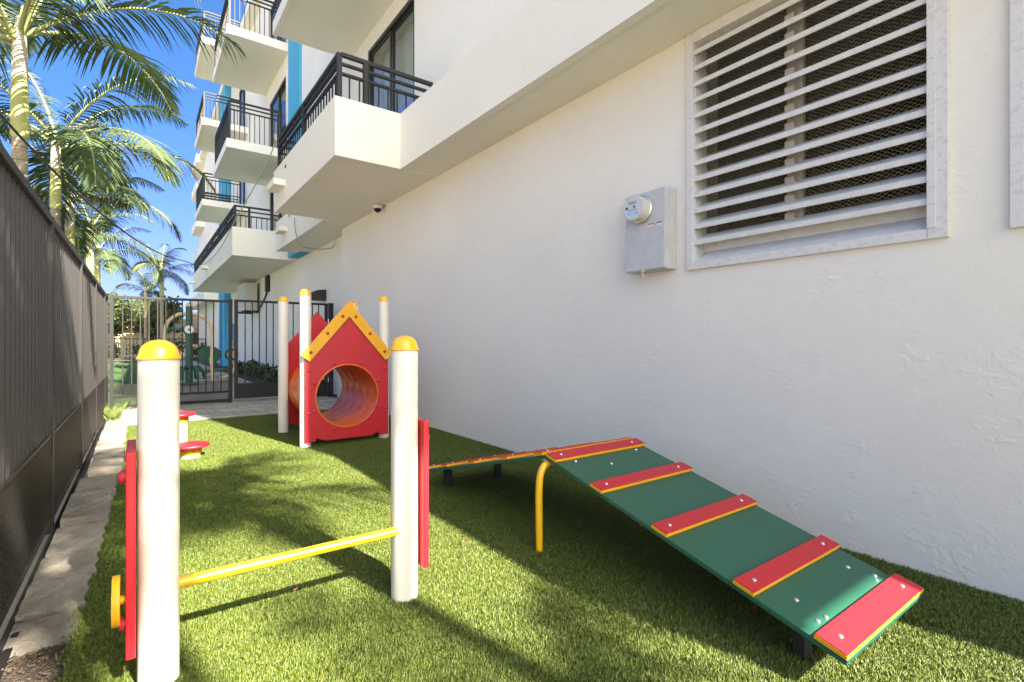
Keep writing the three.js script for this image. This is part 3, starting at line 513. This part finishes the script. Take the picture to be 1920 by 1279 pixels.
// ---------------------------------------------------------------- plants
function leafCloud(spots, n, size, squash = 1) {  // leaf-sized faces spread through several clumps
  const pos = new Float32Array(n * 18);
  const a = V(), b = V(), c = V();
  for (let i = 0; i < n; i++) {
    const s = spots[Math.floor(rnd() * spots.length)];
    const th = rr(0, 6.2832), ph = Math.acos(rr(-1, 1)), r = Math.pow(rnd(), 0.4) * (0.85 + 0.3 * Math.sin(th * 3 + s[0] * 9) * Math.sin(ph * 4));
    const x = s[0] + s[3] * r * Math.sin(ph) * Math.cos(th), y = s[1] + s[4] * r * Math.cos(ph), z = s[2] + s[3] * r * Math.sin(ph) * Math.sin(th);
    a.set(rr(-1, 1), rr(-0.7, 0.4), rr(-1, 1)).normalize(); b.set(rr(-1, 1), rr(-1, 1), rr(-1, 1)).cross(a).normalize();
    const L = size * rr(0.7, 1.4), w = L * 0.28 * squash;
    const p = [x, y, z], t = [x + a.x * L, y + a.y * L, z + a.z * L], m = [x + a.x * L * 0.45, y + a.y * L * 0.45 + L * 0.06, z + a.z * L * 0.45];
    const l = [m[0] + b.x * w, m[1] + b.y * w, m[2] + b.z * w], q = [m[0] - b.x * w, m[1] - b.y * w, m[2] - b.z * w];
    pos.set([...p, ...l, ...t, ...p, ...t, ...q], i * 18);
  }
  const g = new THREE.BufferGeometry(); g.setAttribute('position', new THREE.BufferAttribute(pos, 3)); g.computeVertexNormals();
  g.setAttribute('uv', new THREE.BufferAttribute(new Float32Array(n * 12), 2)); return g;
}
function blade(out, base, dir, up, L, w, droop) { // a slender leaflet in two folded halves, drooping at the tip
  const side = dir.clone().cross(up).normalize().multiplyScalar(w), seg = 3; let prev = null;
  for (let k = 0; k <= seg; k++) {
    const t = k / seg, p = base.clone().addScaledVector(dir, L * t); p.y -= droop * L * t * t;
    const ww = [0.5, 1, 0.75, 0.04][k], l = p.clone().addScaledVector(side, ww), r = p.clone().addScaledVector(side, -ww);
    if (prev) out.push(prev[0], prev[1], r, prev[0], r, l);
    prev = [l, r];
  }
}
const frondCache = new Map();
function frondGeo(kind, n = 58, w = 0.013, long = 1) { // kind 0 (upright) .. 5 (hanging): one pinnate frond along +x
  const el = [1.15, 0.85, 0.55, 0.28, 0.02, -0.35][kind % 6], L = 1.95;
  const p = V(0, 0, 0); let a = el + 0.15; const steps = 40, curve = [p.clone()], dirs = [];
  for (let i = 0; i < steps; i++) { const t = i / steps; a -= (0.006 + 0.05 * t) * (1 + 0.25 * Math.cos(el)) * (kind > 4 ? 0.7 : 1); const d = V(Math.cos(a), Math.sin(a), 0.02 * Math.sin(t * 5 + kind)); dirs.push(d); p.addScaledVector(d, L / steps); curve.push(p.clone()); }
  dirs.push(dirs[steps - 1]);
  const tri = [];
  for (let i = 0; i < n; i++) {
    const t = 0.14 + 0.86 * i / (n - 1), f = t * steps, k = Math.min(steps - 1, Math.floor(f)), o = curve[k].clone().lerp(curve[k + 1], f - k), d = dirs[k];
    const len = 0.56 * long * Math.pow(Math.sin(Math.PI * Math.min(0.97, 0.16 + t * 0.8)), 0.8) * (1 - 0.25 * t);
    const up = V(-d.y, d.x, 0);
    for (const s of [-1, 1]) {
      const lift = rr(-0.15, 0.35), fwd = 0.35 + 0.75 * t + rr(-0.08, 0.08);
      const dir = V(0, 0, s).addScaledVector(d, fwd).addScaledVector(up, lift).normalize();
      blade(tri, o, dir, up.clone().addScaledVector(V(0, 0, s), -0.5).normalize(), len * rr(0.88, 1.08), w * rr(0.8, 1.15), rr(0.35, 0.75));
    }
  }
  const pos = new Float32Array(tri.length * 3); tri.forEach((v, i) => v.toArray(pos, i * 3));
  const g = new THREE.BufferGeometry(); g.setAttribute('position', new THREE.BufferAttribute(pos, 3)); g.setAttribute('uv', new THREE.BufferAttribute(new Float32Array(tri.length * 2), 2)); g.computeVertexNormals();
  const rc = new THREE.CatmullRomCurve3(curve.filter((_, i) => i % 4 === 0)); const rg = new THREE.TubeGeometry(rc, 20, 0.012, 5, false);
  const rp = rg.attributes.position; // taper the stalk
  for (let i = 0; i < rp.count; i++) { const t = Math.floor(i / 6) / 20, c = rc.getPointAt(Math.min(1, t)), k = 1.7 - 1.4 * t; rp.setXYZ(i, c.x + (rp.getX(i) - c.x) * k, c.y + (rp.getY(i) - c.y) * k, c.z + (rp.getZ(i) - c.z) * k); }
  return { leaf: g, stalk: rg };
}
M.frond = [leafM(0.048, 0.088, 0.014, 0.3), leafM(0.032, 0.064, 0.013, 0.26), leafM(0.1, 0.125, 0.018, 0.36)];
M.stalk = std(lin(0.3, 0.32, 0.12), 0.5);
const barkC = rep(tex(256, i => { const y = i >> 8, r = (y % 32) < 3 ? 0.72 : 1, k = r * (0.78 + 0.2 * nB[(y * 4) * N1 + (i & 255) * 4] - 0.1 * nC[y * N1 + (i & 255)]); return [255 * k, 248 * k, 232 * k]; }, true), 1);
M.bark = std(lin(0.44, 0.4, 0.34), 0.9, { map: barkC });
M.shaft = std(lin(0.38, 0.4, 0.14), 0.55); M.shaftPale = std(lin(0.6, 0.55, 0.42), 0.6);
function palm(label, x, z, crown, o = {}) {
  const { n = 11, s = 1, fs = 1.25, turn = 0, group = 'palms beyond the long fence', fronds = null, broad = false } = o;
  const g = thing('palm_tree', label, 'palm', x, -0.07, z, group), ring = crown - 1.35 * s;
  const prof = []; const R = 0.068 * s;
  for (let i = 0; i <= 24; i++) { const t = i / 24; prof.push(new THREE.Vector2(R * (1.15 + 0.55 * Math.exp(-t * 14)) + 0.004 * Math.sin(i * 2.1), t * (ring + 0.07))); }
  const tg = new THREE.LatheGeometry(prof, 18); const u = tg.attributes.uv; for (let i = 0; i < u.count; i++) u.setXY(i, u.getX(i) * 0.5, u.getY(i) * ring / 1.2);
  const put = (name, geo, mat, y) => { const m = new THREE.Mesh(geo, mat); m.name = name; m.castShadow = m.receiveShadow = true; m.position.y = y; g.add(m); return m; };
  put('trunk', tg, M.bark, 0);
  const c = (a) => new THREE.LatheGeometry(a.map(b => new THREE.Vector2(b[0] * s, b[1] * s)), 18);
  put('crownshaft', c([[0.076, -0.03], [0.092, 0.0], [0.09, 0.35], [0.08, 0.75]]), M.shaft, ring + 0.07);
  put('leaf_sheath', c([[0.081, 0], [0.078, 0.3], [0.06, 0.62], [0.02, 0.8]]), M.shaftPale, ring + 0.07 + 0.75 * s);
  for (let i = 0; i < n; i++) {
    const F = fronds && fronds[i]; const kind = F ? F[1] : i % 6, key = kind + (i % 2) * 6 + (broad ? 20 : 0);
    if (!frondCache.has(key)) frondCache.set(key, broad ? frondGeo(kind, 19, 0.034, 1.25) : frondGeo(kind));
    const fg = frondCache.get(key), m = put('frond', fg.leaf, M.frond[Math.floor(rnd() * 2.25)], crown + 0.07 - 0.08 * s + rr(-0.15, 0.1) * s);
    const st = new THREE.Mesh(fg.stalk, M.stalk); st.name = 'stalk'; st.castShadow = true; m.add(st);
    m.rotation.y = F ? F[0] : turn + i * 2.39996 + rr(-0.25, 0.25); m.rotation.order = 'YZX'; m.rotation.z = rr(-0.08, 0.08); const k = fs * rr(0.9, 1.08); m.scale.set(k, k, k);
  }
  return g;
}
palm('slim palm with pale green shaft, tallest one rising just behind the fence', -1.1, -7.94, 4.62, { n: 11, s: 0.88, fs: 1.38, fronds: [[-0.12, 2], [0.9, 2], [2.4, 3], [3.4, 2], [-1.3, 3], [4.0, 4], [1.7, 1], [-2.4, 1], [2.9, 4], [0.5, 0], [-0.9, 1]] });
palm('palm with whitish ringed trunk, second along the fence', -1.14, -11.4, 4.5, { n: 11, s: 0.85, fs: 1.35, fronds: [[0.0, 3], [0.35, 1], [-0.5, 1], [1.2, 3], [2.2, 2], [3.1, 3], [4.0, 2], [5.0, 4], [2.7, 0], [-0.9, 4], [1.7, 4]] });
palm('short palm with orange tinged shaft, third along the fence', -1.17, -13.9, 4.0, { turn: 2.6, n: 12, fs: 1.15 });
palm('slender palm, fourth in the row along the fence', -1.1, -18.0, 4.25, { turn: 0.9, n: 12, fs: 1.05 });
palm('slender palm at the far end of the row along the fence', -1.15, -22, 4.3, { turn: 3.9, n: 12, fs: 1.0 });
palm('palm leaning over the fence beside its near end', -1.75, -4.6, 4.1, { turn: 5.1, n: 10 });
palm('lone palm standing over the far lawn, beyond the gate', 1.05, -36.5, 5.5, { turn: 1.2, s: 1.25, fs: 1.25, group: 'palms beyond the gate' });
palm('pale trunked palm behind the lone palm beyond the gate', 0.3, -39.5, 4.5, { turn: 2.2, s: 1.2, fs: 1.0, group: 'palms beyond the gate' });
// palms behind the camera, at the open end of the yard: their crowns shade the turf
for (const [x, z, h, t, k, n] of [[2.35, 4.75, 7.0, 0.3, 0.72, 10], [2.85, 7.35, 6.6, 2.2, 0.68, 8], [1.75, 5.6, 7.1, 4.0, 0.6, 10], [1.12, 3.85, 6.9, 1.1, 0.85, 26]]) palm('palm behind the open end of the yard, shading the turf', x, z, h, { turn: t, s: 0.62, fs: k, n, broad: true, group: 'palms at the open end of the yard' });

function tree(label, x, z, h, r, n, mat, group) {
  const t = thing('leafy_tree', label, 'tree', x, -0.07, z, group);
  part(t, 'trunk', new THREE.CylinderGeometry(0.1, 0.2, h * 0.6, 10).translate(x, h * 0.3 - 0.07, z), M.bark);
  const spots = []; for (let i = 0; i < 16; i++) { const a = rr(0, 6.28), d = rr(0, r * 0.75); spots.push([x + d * Math.cos(a), h * 0.62 + rr(-0.24, 0.3) * h * (1 - d / r * 0.5), z + d * Math.sin(a), r * rr(0.25, 0.42), r * rr(0.2, 0.34)]); }
  part(t, 'crown', leafCloud(spots, n, 0.2, 1.5), mat);
}
const treeM = [leafM(0.06, 0.095, 0.02, 0.25), leafM(0.09, 0.115, 0.025, 0.25), leafM(0.04, 0.07, 0.02, 0.25)];
[['dark green tree beside the far end of the long fence', -3.2, -33, 4.0, 2.3, 2], ['broad yellow green tree behind the lone palm', 0.4, -43.5, 4.4, 2.9, 1], ['mid green tree between the broad tree and the fence', -3.4, -42, 4.5, 3.0, 0], ['olive green tree beyond the exercise station', 6.2, -62, 4.6, 3.4, 1], ['dark tree far behind the house roof', -1.2, -66, 6.0, 4.5, 0]].forEach(([l, x, z, h, r, k]) => tree(l, x, z, h, r, 11000, treeM[k], 'trees beyond the gate'));
{ // shrubs: behind the long fence, in the bed along the far wall
  const shrub = (name, label, x, z, h, r, n, mat, group) => { const t = thing(name, label, 'shrub', x, -0.02, z, group); const sp = []; for (let i = 0; i < 7; i++) sp.push([x + rr(-r, r) * 0.55, h * rr(0.35, 0.72), z + rr(-r, r) * 0.55, r * 0.5, h * 0.32]); part(t, 'foliage', leafCloud(sp, n, 0.1, 1.3), mat); part(t, 'stems', merge([0, 1, 2].map(k => tube([[x, -0.05, z], [x + rr(-0.1, 0.1), h * 0.3, z + rr(-0.1, 0.1)], [x + rr(-0.25, 0.25) * r, h * 0.7, z + rr(-0.25, 0.25) * r]], 0.012, 6, 5))), M.bark); };
  for (let i = 0; i < 8; i++) shrub('hedge_shrub', 'green hedge shrub growing behind the long metal fence', -1.5 + rr(-0.3, 0.3), -2.5 - i * 2.1, rr(0.7, 1.2), 0.75, 1300, treeM[i % 3], 'hedge behind the long fence');
  for (let i = 0; i < 9; i++) shrub('low_shrub', 'low dark shrub in the bed along the far wall', 2.85 + rr(-0.12, 0.12), -11.2 - i * 1.05, rr(0.28, 0.5), 0.36, 500, treeM[2 - (i % 2) * 2], 'shrubs in the wall bed');
  for (let i = 0; i < 7; i++) shrub('boundary_shrub', 'dark shrub in the hedge along the far boundary fence', -6 + i * 1.5, -35.6, rr(1.1, 1.5), 0.9, 900, treeM[2], 'boundary hedge beyond the lawn');
}
{ // weed at the foot of the fence
  const t = thing('grass_weed', 'bright green grass weed growing where fence meets paving', 'weed', -0.3, 0, -9.2), tri = [];
  for (let i = 0; i < 240; i++) { const a = rr(0, 6.28), l = rr(0.4, 1.0), d = V(Math.cos(a) * l * 0.6, 1, Math.sin(a) * l).normalize(); blade(tri, V(-0.3 + rr(-0.07, 0.07), 0, -9.2 + rr(-0.35, 0.35)), d, V(-d.z, 0.1, d.x), rr(0.12, 0.38), 0.005, 0.3); }
  const pos = new Float32Array(tri.length * 3); tri.forEach((v, i) => v.toArray(pos, i * 3)); const g = new THREE.BufferGeometry(); g.setAttribute('position', new THREE.BufferAttribute(pos, 3)); g.setAttribute('uv', new THREE.BufferAttribute(new Float32Array(tri.length * 2), 2)); g.computeVertexNormals();
  part(t, 'blades', g, leafM(0.15, 0.19, 0.03, 0.35));
}
{ // far boundary fence and house
  const f = thing('boundary_fence', 'dark picket fence along the far edge of the lawn', 'fence', -2, 0, -34.5), pg = picketG(1.25, 0.03);
  for (let x = -7; x < 3.1; x += 0.16) piece(f, 'picket', pg, M.gateMetal, x, 0.66, -34.5);
  for (const y of [0.1, 1.22]) part(f, 'rail', box(-7, 3.1, y, y + 0.05, -34.53, -34.47), M.gateMetal);
  const b = thing('house', 'low pale yellow house with a shallow roof beyond the trees', 'house', 0, 0, -47), wm = std(lin(0.66, 0.55, 0.34), 0.85);
  part(b, 'wall', box(-4.5, 6, -0.05, 2.1, -50, -46.5), wm);
  part(b, 'roof', (() => { const s = new THREE.Shape(); s.moveTo(-50.5, 2.1); s.lineTo(-46, 2.1); s.lineTo(-48.2, 2.9); s.closePath(); return new THREE.ExtrudeGeometry(s, { depth: 11.4, bevelEnabled: false }).rotateY(-Math.PI / 2).scale(1, 1, 1).translate(6.5, 0, 0); })().rotateY(0), std(lin(0.2, 0.14, 0.1), 0.85));
  for (const x of [-3, 0.2, 3]) part(b, 'window', box(x, x + 1.1, 0.9, 1.8, -46.5, -46.46), M.frame);
  const h = thing('thatched_hut', 'open hut with brown thatched roof beyond the exercise station', 'hut', 3.9, 0, -50), th = std(lin(0.3, 0.2, 0.11), 0.95, { bumpMap: concreteBump, bumpScale: 0.05 });
  part(h, 'roof', uvm(new THREE.ConeGeometry(2.3, 1.5, 8).translate(3.9, 2.75, -50)), th);
  for (const [x, z] of [[2.6, -49], [5.2, -49], [2.6, -51], [5.2, -51]]) part(h, 'post', new THREE.CylinderGeometry(0.08, 0.08, 2.2, 8).translate(x, 1.05, z), M.bark);
}

// ---------------------------------------------------------------- artificial turf
{
  const turf = new THREE.Group(); turf.name = 'artificial_turf'; scene.add(turf); tag(turf, 'green artificial turf covering the play yard', null, null, 'stuff');
  const mats = new THREE.MeshPhysicalMaterial({ roughness: 0.55, vertexColors: true, transmission: 0.12, thickness: 0, side: THREE.DoubleSide });
  const tones = [[0.106, 0.146, 0.013], [0.085, 0.135, 0.012], [0.135, 0.16, 0.02], [0.07, 0.108, 0.009], [0.15, 0.16, 0.028]];
  const variants = [];
  for (let v = 0; v < 6; v++) {
    const nb = 74, tri = [], col = [];
    for (let i = 0; i < nb; i++) {
      const a = rr(0, 6.28), r = 0.042 * Math.sqrt(rnd()), b = V(r * Math.cos(a), -0.002, r * Math.sin(a)), h = rr(0.013, 0.024), la = rr(0, 6.28), l = rr(0.1, 0.95);
      const d = V(Math.cos(la) * l + 0.18, 1, Math.sin(la) * l + 0.12).normalize(), side = V(-Math.sin(la), 0, Math.cos(la)).multiplyScalar(rr(0.0009, 0.0015));
      const m = b.clone().addScaledVector(d, h * 0.6), t = b.clone().addScaledVector(d, h); t.y -= h * 0.12 * l; t.x += d.x * h * 0.2; t.z += d.z * h * 0.2;
      tri.push(b.clone().add(side), b.clone().sub(side), m.clone().sub(side), b.clone().add(side), m.clone().sub(side), m.clone().add(side), m.clone().add(side), m.clone().sub(side), t);
      const c = tones[[0, 0, 1, 1, 2, 3, 3, 4][Math.floor(rnd() * 8)]], k = rr(0.85, 1.15); for (let q = 0; q < 9; q++) col.push(c[0] * k, c[1] * k, c[2] * k);
    }
    const pos = new Float32Array(tri.length * 3); tri.forEach((p, i) => p.toArray(pos, i * 3));
    const g = new THREE.BufferGeometry(); g.setAttribute('position', new THREE.BufferAttribute(pos, 3)); g.setAttribute('color', new THREE.Float32BufferAttribute(col, 3)); g.computeVertexNormals(); variants.push({ g, list: [] });
  }
  const m4 = new THREE.Matrix4(), q4 = new THREE.Quaternion(), up = V(0, 1, 0);
  const edge = z => -0.185 - 0.012 * (z + 2.2) / 2 + 0.012 * Math.sin(z * 3.1) + 0.008 * Math.sin(z * 7.7);
  for (let z = 0.6; z > -8.28;) { const st = z > -3.6 ? 0.03 : 0.038; for (let x = -0.3; x < 2.995; x += st) { const px = x + rr(-0.5, 0.5) * st, pz = z + rr(-0.5, 0.5) * st; if (px < edge(pz) || px > 2.985 || pz < -8.27) continue;
    const lay = Math.sin(px * 2.3 + 1.7 * Math.sin(pz * 1.1)) + Math.sin(pz * 1.9 - px * 0.8), thin = 0.5 + 0.5 * Math.sin(px * 5.1 + pz * 2.3) * Math.sin(pz * 4.3 - px * 1.7); variants[Math.floor(rnd() * 6)].list.push([px, pz, lay * 0.6 + rr(-0.5, 0.5), rr(0.78, 1.12) + 0.1 * thin, 0.94 + 0.1 * thin + rr(-0.07, 0.07)]); } z -= st; }
  variants.forEach(({ g, list }) => { const im = new THREE.InstancedMesh(g, mats, list.length); im.name = 'turf_blades'; im.castShadow = im.receiveShadow = true; im.userData.kind = 'stuff';
    const tc = new THREE.Color(); list.forEach(([x, z, a, s, t], i) => { im.setColorAt(i, tc.setRGB(t * 1.01, t, t)); q4.setFromAxisAngle(up, a); m4.compose(V(x, 0, z), q4, V(s, s, s)); im.setMatrixAt(i, m4); }); turf.add(im); });
}
{ // fallen leaf bits on the edging and specks on the turf
  const bits = [];
  for (let i = 0; i < 46; i++) { const L = rr(0.006, 0.018), w = L * rr(0.3, 0.5), a = rr(0, 6.28), on = i < 30; const x = on ? rr(-0.36, -0.2) : rr(0, 2.4), z = on ? -3.96 + (rnd() < 0.6 ? rr(-0.03, 0.03) : rr(-2.5, 1.2)) : rr(-4.5, -1.2), y = on ? (z < -3.93 ? 0.078 : 0.03) : 0.028;
    const g = quad([-L, 0, 0], [0, 0.002, w], [L, 0.004, 0], [0, 0.002, -w]); g.rotateY(a); g.rotateZ(rr(-0.3, 0.3)); g.translate(x, y, z); bits.push(g); }
  tag(part(scene, 'fallen_leaves', merge(bits), std(lin(0.26, 0.12, 0.06), 0.9, { side: THREE.DoubleSide })), 'small dry brown leaf bits on the concrete slabs', null, null, 'stuff');
}
renderer.render(scene, camera);
